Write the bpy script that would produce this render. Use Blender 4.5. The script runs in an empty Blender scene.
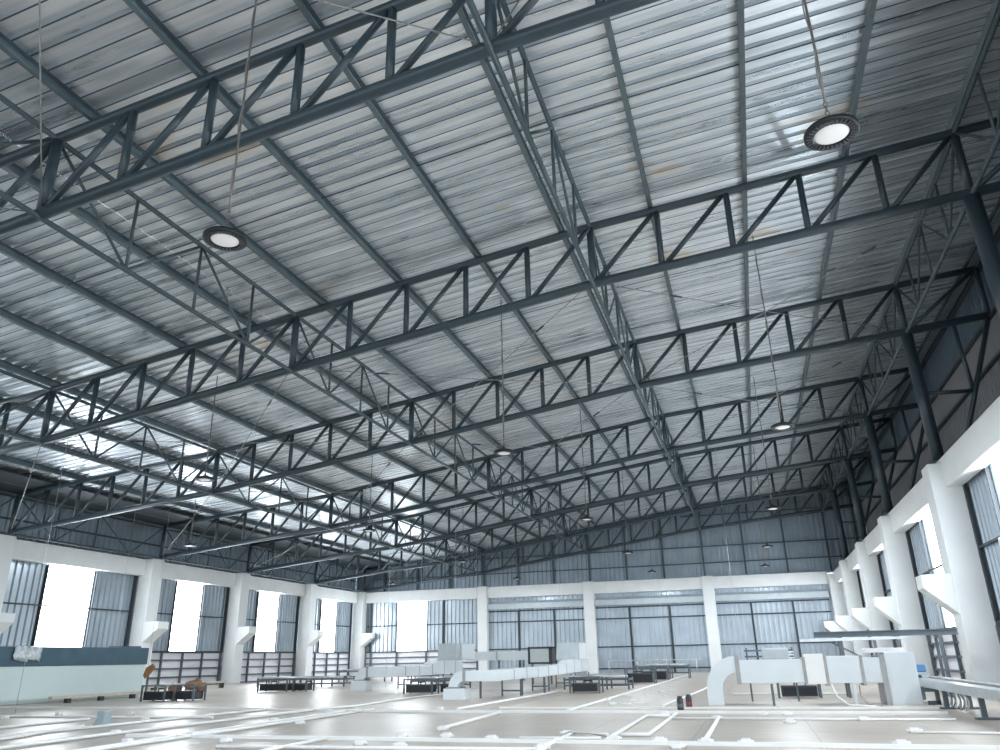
import bpy, math, random
from mathutils import Vector, Matrix
random.seed(7)
sc = bpy.context.scene
COL = sc.collection
ZO = 6.95            # the loft floor stands at height zero
PI = math.pi

# ------------------------------------------------------------------ materials
def new_mat(name):
    m = bpy.data.materials.new(name); m.use_nodes = True
    nt = m.node_tree; b = nt.nodes['Principled BSDF']
    return m, nt, b
def plain(name, col, rough=.5, metal=0., var=.08, scale=6., bump=0., coat=0.):
    m, nt, b = new_mat(name)
    N = nt.nodes; L = nt.links
    tc = N.new('ShaderNodeTexCoord')
    nz = N.new('ShaderNodeTexNoise'); nz.inputs['Scale'].default_value = scale; nz.inputs['Detail'].default_value = 5
    L.new(tc.outputs['Object'], nz.inputs['Vector'])
    r = N.new('ShaderNodeValToRGB')
    r.color_ramp.elements[0].position = .3; r.color_ramp.elements[1].position = .7
    r.color_ramp.elements[0].color = [c*(1-var) for c in col]+[1]
    r.color_ramp.elements[1].color = [min(1, c*(1+var)) for c in col]+[1]
    L.new(nz.outputs['Fac'], r.inputs['Fac']); L.new(r.outputs['Color'], b.inputs['Base Color'])
    b.inputs['Roughness'].default_value = rough; b.inputs['Metallic'].default_value = metal
    b.inputs['Coat Weight'].default_value = coat
    if bump:
        bp = N.new('ShaderNodeBump'); bp.inputs['Strength'].default_value = bump; bp.inputs['Distance'].default_value = .02
        L.new(nz.outputs['Fac'], bp.inputs['Height']); L.new(bp.outputs['Normal'], b.inputs['Normal'])
    return m
def emit(name, col, s):
    m, nt, b = new_mat(name)
    b.inputs['Base Color'].default_value = (.62, .62, .62, 1)
    b.inputs['Emission Color'].default_value = (*col, 1); b.inputs['Emission Strength'].default_value = s
    return m
def foil_mat():
    m, nt, b = new_mat('roof_foil'); N = nt.nodes; L = nt.links
    tc = N.new('ShaderNodeTexCoord')
    mp = N.new('ShaderNodeMapping'); mp.inputs['Scale'].default_value = (.22, 4., 1.)
    L.new(tc.outputs['Object'], mp.inputs['Vector'])
    n1 = N.new('ShaderNodeTexNoise'); n1.inputs['Scale'].default_value = 1.6; n1.inputs['Detail'].default_value = 3; n1.inputs['Roughness'].default_value = .55
    L.new(mp.outputs[0], n1.inputs['Vector'])
    r1 = N.new('ShaderNodeMapRange'); r1.inputs['From Min'].default_value = .3; r1.inputs['From Max'].default_value = .7
    r1.inputs['To Min'].default_value = .24; r1.inputs['To Max'].default_value = .40
    L.new(n1.outputs['Fac'], r1.inputs['Value']); L.new(r1.outputs[0], b.inputs['Roughness'])
    # foil tone, with tan stains in short streaks along single sheets
    rc = N.new('ShaderNodeValToRGB')
    rc.color_ramp.elements[0].position = .32; rc.color_ramp.elements[0].color = (.60, .67, .73, 1)
    rc.color_ramp.elements[1].position = .68; rc.color_ramp.elements[1].color = (.92, .96, 1., 1)
    L.new(n1.outputs['Fac'], rc.inputs['Fac'])
    mp2 = N.new('ShaderNodeMapping'); mp2.inputs['Scale'].default_value = (.55, 1.1, 1.); mp2.inputs['Location'].default_value = (3.1, 1.7, 0)
    L.new(tc.outputs['Object'], mp2.inputs['Vector'])
    n2 = N.new('ShaderNodeTexNoise'); n2.inputs['Scale'].default_value = .9; n2.inputs['Detail'].default_value = 2
    L.new(mp2.outputs[0], n2.inputs['Vector'])
    r2 = N.new('ShaderNodeMapRange'); r2.inputs['From Min'].default_value = .66; r2.inputs['From Max'].default_value = .74
    r2.inputs['To Max'].default_value = .8
    L.new(n2.outputs['Fac'], r2.inputs['Value'])
    mx = N.new('ShaderNodeMix'); mx.data_type = 'RGBA'
    L.new(r2.outputs[0], mx.inputs['Factor']); L.new(rc.outputs[0], mx.inputs[6]); mx.inputs[7].default_value = (.72, .66, .58, 1)
    L.new(mx.outputs[2], b.inputs['Base Color'])
    b.inputs['Metallic'].default_value = FOIL_METAL
    n3 = N.new('ShaderNodeTexNoise'); n3.inputs['Scale'].default_value = 6.; n3.inputs['Detail'].default_value = 1
    mp3 = N.new('ShaderNodeMapping'); mp3.inputs['Scale'].default_value = (.5, 1.6, 1.)
    L.new(tc.outputs['Object'], mp3.inputs['Vector']); L.new(mp3.outputs[0], n3.inputs['Vector'])
    bp = N.new('ShaderNodeBump'); bp.inputs['Strength'].default_value = .08; bp.inputs['Distance'].default_value = .03
    L.new(n3.outputs['Fac'], bp.inputs['Height']); L.new(bp.outputs['Normal'], b.inputs['Normal'])
    return m
def floor_mat():
    m, nt, b = new_mat('loft_floor'); N = nt.nodes; L = nt.links
    tc = N.new('ShaderNodeTexCoord')
    n1 = N.new('ShaderNodeTexNoise'); n1.inputs['Scale'].default_value = .6; n1.inputs['Detail'].default_value = 6
    L.new(tc.outputs['Object'], n1.inputs['Vector'])
    rc = N.new('ShaderNodeValToRGB')
    rc.color_ramp.elements[0].position = .3; rc.color_ramp.elements[0].color = (.39, .34, .29, 1)
    rc.color_ramp.elements[1].position = .7; rc.color_ramp.elements[1].color = (.49, .44, .385, 1)
    L.new(n1.outputs['Fac'], rc.inputs['Fac'])
    br = N.new('ShaderNodeTexBrick'); br.inputs['Scale'].default_value = 1.; br.offset = 0
    br.inputs['Brick Width'].default_value = 1.2; br.inputs['Row Height'].default_value = 4.8; br.inputs['Mortar Size'].default_value = .006
    br.inputs['Color1'].default_value = (1, 1, 1, 1); br.inputs['Color2'].default_value = (.95, .95, .95, 1); br.inputs['Mortar'].default_value = (.6, .58, .56, 1)
    L.new(tc.outputs['Object'], br.inputs['Vector'])
    mx = N.new('ShaderNodeMix'); mx.data_type = 'RGBA'; mx.blend_type = 'MULTIPLY'; mx.inputs['Factor'].default_value = 1
    L.new(rc.outputs[0], mx.inputs[6]); L.new(br.outputs['Color'], mx.inputs[7]); L.new(mx.outputs[2], b.inputs['Base Color'])
    b.inputs['Roughness'].default_value = .36; b.inputs['Specular IOR Level'].default_value = .3
    n3 = N.new('ShaderNodeTexNoise'); n3.inputs['Scale'].default_value = 3.5; n3.inputs['Detail'].default_value = 1
    L.new(tc.outputs['Object'], n3.inputs['Vector'])
    bp = N.new('ShaderNodeBump'); bp.inputs['Strength'].default_value = .3; bp.inputs['Distance'].default_value = .05
    L.new(n3.outputs['Fac'], bp.inputs['Height']); L.new(bp.outputs['Normal'], b.inputs['Normal'])
    return m
FOIL_METAL = .8
WIN_STRENGTH = 7.
M = dict(
    steel=plain('painted_steel', (.034, .056, .070), .34, 0, .12, 3),
    lattice=plain('lattice_paint', (.055, .085, .10), .36, 0, .12, 3),
    purlin=plain('painted_purlin', (.095, .135, .155), .4, 0, .15, 3),
    dark=plain('dark_eave_steel', (.030, .042, .052), .5, 0, .1, 3),
    foil=foil_mat(),
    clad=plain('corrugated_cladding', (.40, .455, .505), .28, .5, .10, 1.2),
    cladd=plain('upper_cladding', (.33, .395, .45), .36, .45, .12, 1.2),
    claddr=plain('shaded_upper_cladding', (.13, .18, .225), .45, .3, .12, 1.2),  # upper cladding of the right wall, its shade put into a darker colour
    taupe=plain('fibre_board', (.185, .185, .20), .7, 0, .1, 1.),
    white=plain('white_painted_concrete', (.80, .82, .82), .6, 0, .04, 1.5, .1),
    slat=plain('white_slat', (.78, .77, .80), .5, 0, .04, 4),
    duct=plain('pale_duct_panel', (.70, .75, .78), .38, .1, .03, 3),
    ductg=plain('grey_duct_panel', (.42, .46, .48), .5, .1, .06, 6),
    flange=plain('duct_flange', (.36, .36, .36), .5, .4, .1, 6),
    black=plain('black_unit', (.028, .032, .038), .45, 0, .15, 8),
    rack=plain('rack_steel', (.11, .135, .155), .45, .2, .1, 6),
    pvc=plain('white_plastic', (.86, .86, .85), .35, 0, .02, 4),
    lap=plain('shaded_lap_steel', (.16, .18, .20), .5, .3, .2, 3),  # steel in the roof laps, darkened to paint in the gap shadow
    floor=floor_mat(),
    band=plain('dark_blue_band', (.045, .10, .14), .5, 0, .15, 2.5),
    bulk=plain('pale_bulkhead', (.60, .70, .69), .55, 0, .04, 1.),
    tan=plain('tan_timber', (.55, .49, .40), .6, 0, .12, 6),
    card=plain('brown_cardboard', (.30, .16, .07), .8, 0, .25, 9),
    greybox=plain('grey_enclosure', (.33, .42, .45), .45, 0, .04, 5),
    galv=plain('galvanised_steel', (.55, .58, .60), .32, .7, .1, 8),
    hood=plain('pale_hood_metal', (.50, .56, .60), .6, .1, .06, 3),
    wire=plain('grey_wire', (.30, .31, .31), .5, .4, .1, 8),
    chain=plain('chain_metal', (.22, .20, .18), .45, .5, .1, 20),
    panel=plain('pale_green_panel', (.50, .55, .54), .5, 0, .04, 3),
    lamp=plain('lamp_housing', (.014, .017, .022), .4, .2, .1, 12),
    fin=plain('lamp_fin', (.10, .11, .13), .35, .5, .1, 12),
    lens=emit('lamp_lens', (.93, .97, 1.), .13),
    pane=emit('daylit_pane', (.88, .95, 1.), WIN_STRENGTH),
    red=plain('dark_red_label', (.25, .05, .04), .5, 0, .1, 8),
    blue=plain('blue_plastic', (.08, .20, .40), .4, 0, .1, 8),
    film=plain('crumpled_film', (.55, .60, .63), .25, 0, .3, 14),
    orange=plain('copper_hook', (.45, .18, .10), .5, .3, .1, 10),
)

# ------------------------------------------------------------------ mesh builder
class MB:
    def __init__(s): s.v = []; s.f = []; s.sm = []; s.mi = []
    def add(s, vs, fs, smooth=False, mi=0):
        o = len(s.v); s.v += [tuple(p) for p in vs]
        for f in fs: s.f.append([i+o for i in f]); s.sm.append(smooth); s.mi.append(mi)
        return s
    def box(s, x0, x1, y0, y1, z0, z1, mi=0):
        vs = [(x0,y0,z0),(x1,y0,z0),(x1,y1,z0),(x0,y1,z0),(x0,y0,z1),(x1,y0,z1),(x1,y1,z1),(x0,y1,z1)]
        return s.add(vs, [(0,3,2,1),(4,5,6,7),(0,1,5,4),(1,2,6,5),(2,3,7,6),(3,0,4,7)], mi=mi)
    def bar(s, p, q, w, h, up=(0,0,1), mi=0):
        p = Vector(p); q = Vector(q); d = (q-p).normalized()
        u = Vector(up); a = d.cross(u)
        if a.length < 1e-4: a = d.cross(Vector((1,0,0)))
        a.normalize(); b = a.cross(d).normalized()
        vs = []
        for c in (p, q):
            for i, j in ((-1,-1),(1,-1),(1,1),(-1,1)): vs.append(c + a*(i*w/2) + b*(j*h/2))
        return s.add(vs, [(0,1,2,3),(7,6,5,4),(0,4,5,1),(1,5,6,2),(2,6,7,3),(3,7,4,0)], mi=mi)
    def tube(s, pts, r, n=10, mi=0, cap=True):
        pts = [Vector(p) for p in pts]; k = len(pts); vs = []; pa = None
        for i, p in enumerate(pts):
            d = (pts[min(i+1,k-1)] - pts[max(i-1,0)]).normalized()
            if pa is None:
                a = d.cross(Vector((0,0,1)))
                if a.length < 1e-3: a = d.cross(Vector((0,1,0)))
            else: a = pa - d*pa.dot(d)
            a.normalize(); pa = a; b = d.cross(a)
            rr = r[i] if isinstance(r, (list, tuple)) else r
            for j in range(n):
                t = 2*PI*j/n; vs.append(p + a*(rr*math.cos(t)) + b*(rr*math.sin(t)))
        fs = [(i*n+j, i*n+(j+1)%n, (i+1)*n+(j+1)%n, (i+1)*n+j) for i in range(k-1) for j in range(n)]
        s.add(vs, fs, True, mi)
        if cap:
            o = len(s.v) - k*n
            s.f.append([o+j for j in range(n)][::-1]); s.sm.append(False); s.mi.append(mi)
            s.f.append([o+(k-1)*n+j for j in range(n)]); s.sm.append(False); s.mi.append(mi)
        return s
    def prism(s, prof, a0, a1, axis='Y', mi=0, closed=True):
        # prof: (u, w) pairs; axis Y -> (u, a, w); axis X -> (a, u, w)
        k = len(prof); g = (lambda u, a, w: (u, a, w)) if axis == 'Y' else (lambda u, a, w: (a, u, w))
        vs = [g(u, a0, w) for u, w in prof] + [g(u, a1, w) for u, w in prof]
        fs = [(i, (i+1) % k, k+(i+1) % k, k+i) for i in range(k if closed else k-1)]
        if closed: fs += [tuple(range(k))[::-1], tuple(range(k, 2*k))]
        return s.add(vs, fs, mi=mi)
    def lathe(s, prof, c, n=32, mi=0, smooth=True):
        c = Vector(c); k = len(prof); vs = []
        for r, z in prof:
            for j in range(n):
                t = 2*PI*j/n; vs.append((c.x+r*math.cos(t), c.y+r*math.sin(t), c.z+z))
        fs = [(i*n+j, i*n+(j+1)%n, (i+1)*n+(j+1)%n, (i+1)*n+j) for i in range(k-1) for j in range(n)]
        return s.add(vs, fs, smooth, mi)
    def corr(s, o, u, w, nrm, width, length, period=.20, depth=.035, mi=0):
        # trapezoidal sheet: u across the ribs, w along them, nrm the way the ribs stand
        o, u, w, nrm = Vector(o), Vector(u), Vector(w), Vector(nrm)
        prof = []; x = 0.
        while x < width - 1e-6:
            for fx, d in ((0, 0), (.52, 0), (.62, 1), (.90, 1)):
                xx = x + fx*period
                if xx <= width: prof.append((xx, d*depth))
            x += period
        prof.append((width, 0.))
        vs = [o+u*a+nrm*d for a, d in prof] + [o+u*a+nrm*d+w*length for a, d in prof]
        k = len(prof)
        return s.add(vs, [(i, i+1, k+i+1, k+i) for i in range(k-1)], mi=mi)
    def build(s, name, mat, parent=None, loc=None, bevel=0):
        me = bpy.data.meshes.new(name)
        base = Vector(parent['_w']) if parent is not None else Vector(loc or (0, 0, 0))
        me.from_pydata([Vector(p)-base for p in s.v], [], s.f)
        mats = mat if isinstance(mat, (list, tuple)) else [mat]
        for m in mats: me.materials.append(M[m])
        me.polygons.foreach_set('use_smooth', s.sm); me.polygons.foreach_set('material_index', s.mi)
        me.update()
        ob = bpy.data.objects.new(name, me); COL.objects.link(ob)
        if parent is not None:
            ob.parent = parent
            ob['_w'] = parent['_w']
        else:
            ob.location = base; ob['_w'] = tuple(base)
        if bevel:
            b = ob.modifiers.new('bevel', 'BEVEL'); b.width = bevel; b.segments = 2; b.limit_method = 'ANGLE'
        return ob
def thing(name, label, cat, loc, group=None):
    o = bpy.data.objects.new(name, None); COL.objects.link(o)
    o.empty_display_size = .2; o.location = loc; o['_w'] = tuple(loc)
    return tag(o, label, cat, group)
def tag(o, label, cat, group=None):
    o['label'] = label; o['category'] = cat
    if group: o['group'] = group
    return o
def struct(o):
    o['kind'] = 'structure'; return o
def copy_tree(o, parent=None):
    c = o.copy(); COL.objects.link(c)
    if parent is not None: c.parent = parent
    for ch in [x for x in o.children]: copy_tree(ch, c)
    return c
ORD = ['first', 'second', 'third', 'fourth', 'fifth', 'sixth', 'seventh', 'eighth', 'ninth', 'tenth',
       'eleventh', 'twelfth', 'thirteenth', 'fourteenth', 'fifteenth', 'sixteenth', 'seventeenth', 'eighteenth', 'nineteenth', 'twentieth']

# ------------------------------------------------------------------ building lines
YT = [-5.75, 0., 5.64, 12.1, 17.6, 23.35, 28.75]      # the seven cross trusses
YL = [-11.5] + YT                                      # nodes of the lengthwise trusses
Y0, Y1 = -28., 29.35                                   # the length of hall that is modelled
ZN = [(-21.5, -2.52), (-12, -1.65), (-6, -.815), (0, 0.), (6, .527), (9, .79)]
def zb(x):                                             # height of the truss bottom chord
    for (a, za), (b, zc) in zip(ZN, ZN[1:]):
        if x <= b: return za + (zc-za)*(x-a)/(b-a)
H = 1.15
XL, XR = -19.2, 7.65                                   # truss ends
XP = [-19.2+1.2*i for i in range(22)] + [7.65]         # panel points
FL = -6.95                                             # floor
BT, BB = -2.41, -3.0                                   # concrete beam top and underside

# ------------------------------------------------------------------ cross trusses
def main_post(x): return min(abs(x-q) for q in (-12, -6, 0, 6)) < .05
def make_truss(label):
    base = (XL, 0, zb(XL))
    t = thing('roof_truss', label, 'roof truss', base, 'cross trusses of the roof')
    xs = [XL, -12, -6, 0, 6, XR]
    MB().tube([(x, 0, zb(x)) for x in xs], .08, 14).build('bottom_chord', 'steel', t)
    MB().tube([(x, 0, zb(x)+H) for x in xs], .072, 14).build('top_chord', 'steel', t)
    for x in XP:
        MB().tube([(x, 0, zb(x)), (x, 0, zb(x)+H)], .07 if main_post(x) or x in (XL, XR) else .053, 10).build('vertical_post', 'steel', t)
    for a, b in zip(XP, XP[1:]):
        MB().tube([(a+.07, 0, zb(a)+.05), (b-.06, 0, zb(b)+H-.05)], .045, 10).build('diagonal_brace', 'steel', t)
    return t
TL = ['nearest dark slate tubular roof truss, its thick chords crossing the top left corner',
      'dark slate tubular roof truss, second of the seven counted from the camera',
      'dark slate tubular roof truss, third of the seven counted from the camera',
      'dark slate tubular roof truss, fourth of the seven counted from the camera',
      'dark slate tubular roof truss, fifth of the seven counted from the camera',
      'dark slate tubular roof truss, sixth of the seven, last before the end wall truss',
      'farthest slate roof truss, standing flat against the corrugated end wall']
proto = make_truss(TL[0])
for i, y in enumerate(YT):
    o = proto if i == 0 else copy_tree(proto)
    o.location.y = y; o['label'] = TL[i]

# ------------------------------------------------------------------ lengthwise trusses
def long_truss(x, label, ztop=None):
    t = thing('lengthwise_truss', label, 'roof truss', (x, YL[0], zb(x)), 'lengthwise trusses of the roof')
    z0, z1 = zb(x)-.05, zb(x)+H-.01
    MB().tube([(x, YL[0], z0), (x, YL[-1], z0)], .038, 10).build('bottom_chord', 'lattice', t)
    MB().tube([(x, YL[0], z1), (x, YL[-1], z1)], .038, 10).build('top_chord', 'lattice', t)
    for a, b in zip(YL, YL[1:]):
        q = [a+(b-a)*k/4 for k in range(5)]
        for k in (1, 2, 3): MB().tube([(x, q[k], z0), (x, q[k], z1)], .025, 8).build('vertical_post', 'lattice', t)
        for (ya, za), (yb, zc) in (((q[0], z1), (q[1], z0)), ((q[1], z0), (q[2], z1)), ((q[2], z1), (q[3], z0)), ((q[3], z0), (q[4], z1))):
            MB().tube([(x, ya, za), (x, yb, zc)], .023, 8).build('diagonal_brace', 'lattice', t)
    return t
for x, lb in ((-19.2, 'slim lattice truss running along the left eave above the white concrete beam'),
              (-12, 'slim lattice truss running lengthwise under the roof, nearest the left wall eave lattice'),
              (-6, 'slim lattice truss running lengthwise under the roof, next left of the middle one'),
              (0, 'slim lattice truss running lengthwise under the middle of the bright roof'),
              (6, 'slim lattice truss running lengthwise above the right row of steel columns')):
    long_truss(x, lb)

# ------------------------------------------------------------------ purlins, sag rods
def zr(x): return zb(x)+H+.225                         # underside of the roof sheet
PX = [1.1+1.64*k for k in range(-13, 5)]
for i, x in enumerate(PX):
    n = len(PX)-i
    z0 = zb(x)+H+.072; z1 = zr(x)-.002
    pr = [(x-.035, z0), (x+.035, z0), (x+.035, z0+.03), (x+.027, z0+.03), (x+.027, z0+.008), (x-.027, z0+.008), (x-.027, z1-.008),
          (x+.035, z1-.008), (x+.035, z1), (x-.035, z1)]
    o = MB().prism(pr, Y0, Y1-.06).build('roof_purlin', 'purlin', loc=(x, Y0, z0))
    w = 'on the right-hand edge of the roof' if n == 1 else ('along the dark left eave' if i == 0 else ORD[n-1]+' counted from the right-hand edge')
    tag(o, 'slate steel purlin under the foil roof, '+w, 'purlin', 'roof purlins')
for i, (a, b) in enumerate(zip(YL[:4], YL[1:5])):
    y = (a+b)/2
    o = MB().tube([(x, y, zr(x)-.09) for x in (PX[0], -12, -6, 0, 6, PX[-1])], .008, 6).build('sag_rod', 'dark', loc=(PX[0], y, zr(PX[0])))
    tag(o, 'thin dark roof sag rod '+('in front of the nearest truss' if i == 0 else 'midway between the %s and %s trusses from the camera' % (ORD[i-1], ORD[i])), 'rod', 'sag rods')

# ------------------------------------------------------------------ tie rods with turnbuckles
LX = {0: -19.2, 1: -12., 2: -6., 3: 0., 4: 6.}
LN = {0: 'left eave', 1: 'leftmost lattice', 2: 'second lattice', 3: 'middle lattice', 4: 'right lattice'}
def rod(l0, t0, l1, t1, dz=0.):
    ya = YL[t0]; yb = YL[t1]; xa, xb = LX[l0], LX[l1]
    p = Vector((xa, ya, zb(xa)+.02+dz)); q = Vector((xb, yb, zb(xb)+.02+dz))
    lab = 'thin tie rod, %s at %s truss to %s at %s truss' % (LN[l0], ORD[t0-1] if t0 else 'unseen overhead', LN[l1], ORD[t1-1])
    t = thing('tie_rod', lab, 'tie rod', tuple(p), 'cross bracing tie rods')
    m = p.lerp(q, .5) - Vector((0, 0, .05))
    rd = MB().tube([p, m, q], .009, 6).build('rod', 'wire', t)
    d = (q-p).normalized()*.16
    c = p.lerp(q, .22) - Vector((0, 0, .022))
    MB().tube([c-d, c-d*.7, c+d*.7, c+d], [.008, .02, .02, .008], 8).build('turnbuckle', 'dark', rd)
for (a, b) in ((0, 1), (2, 3), (3, 4)):
    for l in (1, 2, 3):
        rod(l, a, l+1, b); rod(l+1, a, l, b, .035)
rod(1, 2, 0, 3); rod(1, 3, 0, 4); rod(1, 4, 0, 5)

# ------------------------------------------------------------------ ceiling
r = MB(); per = .25; prof = []
y = Y0
while y < Y1:
    for fy, d in ((0, 0), (.60, 0), (.66, .05), (.86, .05), (.92, 0), (.922, .022), (.970, .022)):
        if y+fy*per < Y1: prof.append((y+fy*per, d))
    y += per
prof.append((Y1+.3, 0))
xs = [-21.4, -12, -6, 0, 6, 8.6]
vs = [(x, yy, zr(x)+d) for x in xs for yy, d in prof]; k = len(prof)
# the lap joint of each sheet is a narrow slot, the gap's shade put into its dark steel colour
for j in range(k-1):
    r.add([], []); gap = (j % 7) in (4, 5, 6)
    for i in range(len(xs)-1):
        r.f.append([i*k+j, i*k+j+1, (i+1)*k+j+1, (i+1)*k+j]); r.sm.append(False); r.mi.append(1 if gap else 0)
r.v += vs
# puckered tape seams on the foil
for sx in (-6.75, -13.3):
    pts = []; yy = Y0
    while yy < Y1-.2:
        pts.append((sx+random.uniform(-.012, .012), yy, zr(sx)-.004-random.uniform(0, .012))); yy += .13
    r.tube(pts, .011, 5)
struct(r.build('ceiling', ['foil', 'lap']))
# dark eave boxes under both roof edges
def eave(x0, x1, label, name='eave_gutter'):
    g = MB()
    za, zc = zb(x0)+H+.075, zb(x1)+H+.075
    g.prism([(x0, za), (x1, zc), (x1, zc+.05), (x0, za+.05)], Y0, Y1-.07)
    tag(g.build(name, 'dark', loc=(x0, Y0, za)), label, 'gutter')
eave(-19.75, -17.75, 'dark eave gutter sheet along the left roof edge above the upper cladding')
g = MB()
for xa, xc, dz in ((7.44, 7.50, .0), (7.74, 7.86, -.02)):
    g.box(xa, xc, Y0, Y1-.07, zb(xa)+H+.075+dz, zb(xa)+H+.14+dz)
tag(g.build('eave_gutter', 'dark', loc=(7.0, Y0, zb(7)+H)), 'dark eave gutter along the right roof edge above the taupe boards', 'gutter')

# ------------------------------------------------------------------ floor
struct(MB().box(-20.3, 8.0, Y0, Y1, FL-.12, FL).build('floor', 'floor'))

# ------------------------------------------------------------------ concrete columns and beams
def column_side(side, y, label):
    s = 1 if side == 'right' else -1
    fx = 5.76 if s > 0 else 19.25; dp = .58
    t = thing('concrete_column', label, 'column', (s*(fx+dp/2), y, FL), 'white concrete columns')
    MB().box(min(s*fx, s*(fx+dp)), max(s*fx, s*(fx+dp)), y-.3, y+.3, FL, -2.55 if s > 0 else BT+.02).build('shaft', 'white', t, bevel=.02)
    tip = fx-.54 if s > 0 else fx-.60
    bot = -5.52 if s > 0 else -5.40
    zc1 = -4.74 if s > 0 else -4.66
    pr = [(s*(fx+.02), zc1), (s*tip, zc1), (s*tip, zc1-.26), (s*(fx+.02), bot)]
    if s > 0: pr = pr[::-1]
    MB().prism(pr, y-.28, y+.28).build('corbel', 'white', t, bevel=.015)
    return t
left_names = ['white concrete column with corbel cut off by the left picture edge',
 'white concrete column with corbel just behind the far end of the pale bulkhead',
 'white concrete column with corbel on the left wall, second from the far corner',
 'white concrete column with corbel on the left wall, next to the far corner',
 'white concrete corner column with corbel where left wall meets end wall']
right_names = ['white concrete column with corbel on the right wall, cut off by the right picture edge',
 'largest white concrete column with corbel, behind the steel channel on stands',
 'white concrete column with corbel on the right wall, second one wholly in view',
 'white concrete column with corbel on the right wall, third one wholly in view',
 'white concrete column with corbel on the right wall, last before the far corner',
 'white concrete corner column with corbel where right wall meets end wall']
for i, y in enumerate(YT[1:]):
    yy = y if i < 5 else 28.98
    if i: column_side('left', yy, left_names[i-1])
    column_side('right', yy-.2 if i == 0 else yy, right_names[i])
XB = [-12.08, -6.12, .05]
for i, x in enumerate(XB):
    o = MB().box(x-.28, x+.28, 28.98, 29.33, FL, BT+.04).build('concrete_column', 'white', loc=(x, 29.15, FL), bevel=.02)
    tag(o, 'white concrete column on the end wall, '+['left one, behind the duct plenum', 'middle one between two shuttered bays', 'right one behind the duct elbow'][i], 'column', 'white concrete columns')
tag(MB().box(-19.87, -19.57, Y0, 28.7, BB, BT).build('concrete_beam', 'white', loc=(-19.7, Y0, BB), bevel=.015), 'long white concrete beam over the left wall windows', 'beam')
tag(MB().box(6.02, 6.32, Y0, 28.7, BB-.05, BT-.05).build('concrete_beam', 'white', loc=(6.15, Y0, BB), bevel=.015), 'long white concrete beam over the right wall windows', 'beam')
tag(MB().box(-19.25, 5.76, 29.06, 29.33, BB, BT).build('concrete_beam', 'white', loc=(-6, 29.2, BB), bevel=.015), 'long white concrete beam across the end wall', 'beam')

# ------------------------------------------------------------------ steel columns on the right beam
cn = ['slate steel pipe column standing on the right beam at the picture edge',
      'thick slate steel pipe column standing on the largest white concrete column',
      'slate steel pipe column on the right beam, third from the camera',
      'slate steel pipe column on the right beam, fourth from the camera',
      'slate steel pipe column on the right beam, last before the end wall']
for i, y in enumerate(YT[1:6]):
    t = thing('steel_column', cn[i], 'column', (6.06, y, BT-.05), 'steel columns on the right beam')
    MB().tube([(6.07, y, BT-.05), (6.0, y, zb(6)-.07)], .125, 16).build('shaft', 'steel', t)
    MB().box(5.92, 6.24, y-.18, y+.18, BT-.05, BT-.025).build('base_plate', 'steel', t)
    MB().tube([(XR, y, zb(XR)-.06), (6.55, y, -2.35)], .055, 10).build('raking_strut', 'steel', t)
    MB().tube([(6.1, y, -.95), (7.02, y, -1.0)], .045, 10).build('tie', 'steel', t)
    MB().tube([(6.95, y, zb(7)-.06), (7.02, y, -1.0)], .045, 10).build('hanger', 'steel', t)

# ------------------------------------------------------------------ walls
def thirds(a, b): return a+(b-a)/3, a+2*(b-a)/3
SILL = -5.66
CL, CR = -19.98, 6.42                                   # cladding planes
bays = [(-22.4, -17.5), (-16.9, -12.), (-11.2, -6.05)] + [(a+.3, b-.3) for a, b in zip(YT[:6], YT[1:6]+[29.0])]
# left wall
w = MB()
zt = zr(-20.1)
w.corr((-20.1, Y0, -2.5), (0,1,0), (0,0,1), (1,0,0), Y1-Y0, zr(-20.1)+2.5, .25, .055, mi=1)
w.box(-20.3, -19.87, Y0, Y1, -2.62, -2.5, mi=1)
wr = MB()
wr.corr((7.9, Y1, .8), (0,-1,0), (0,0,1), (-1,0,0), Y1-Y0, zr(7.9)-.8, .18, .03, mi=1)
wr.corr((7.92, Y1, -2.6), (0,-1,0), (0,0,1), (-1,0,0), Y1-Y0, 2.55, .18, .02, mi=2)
wr.box(7.88, 7.98, Y0, Y1, -.07, .82, mi=2)
wr.box(6.3, 8.0, Y0, Y1, -2.72, -2.6, mi=2)
nwin = 0
def window(side, a, b, x):
    global nwin
    nwin += 1
    s = 1 if side == 'left' else -1
    if side == 'back':
        win = struct(MB().box(a-.05, a, x-.03, x+.03, SILL, BB).box(b, b+.05, x-.03, x+.03, SILL, BB).build('window_%d' % nwin, 'steel', loc=((a+b)/2, x, SILL)))
        MB().box(a, b, x+.005, x+.025, SILL+.02, BB).build('pane', 'pane', win)
        MB().box(a-.05, b+.05, x-.03, x+.03, SILL-.04, SILL+.02).build('sill', 'steel', win)
    else:
        win = struct(MB().box(x-.03, x+.03, a-.05, a, SILL, BB).box(x-.03, x+.03, b, b+.05, SILL, BB).build('window_%d' % nwin, 'steel', loc=(x, (a+b)/2, SILL)))
        MB().box(min(x-s*.005, x-s*.025), max(x-s*.005, x-s*.025), a, b, SILL+.02, BB).build('pane', 'pane', win)
        MB().box(x-.03, x+.03, a-.05, b+.05, SILL-.04, SILL+.02).build('sill', 'steel', win)
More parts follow.
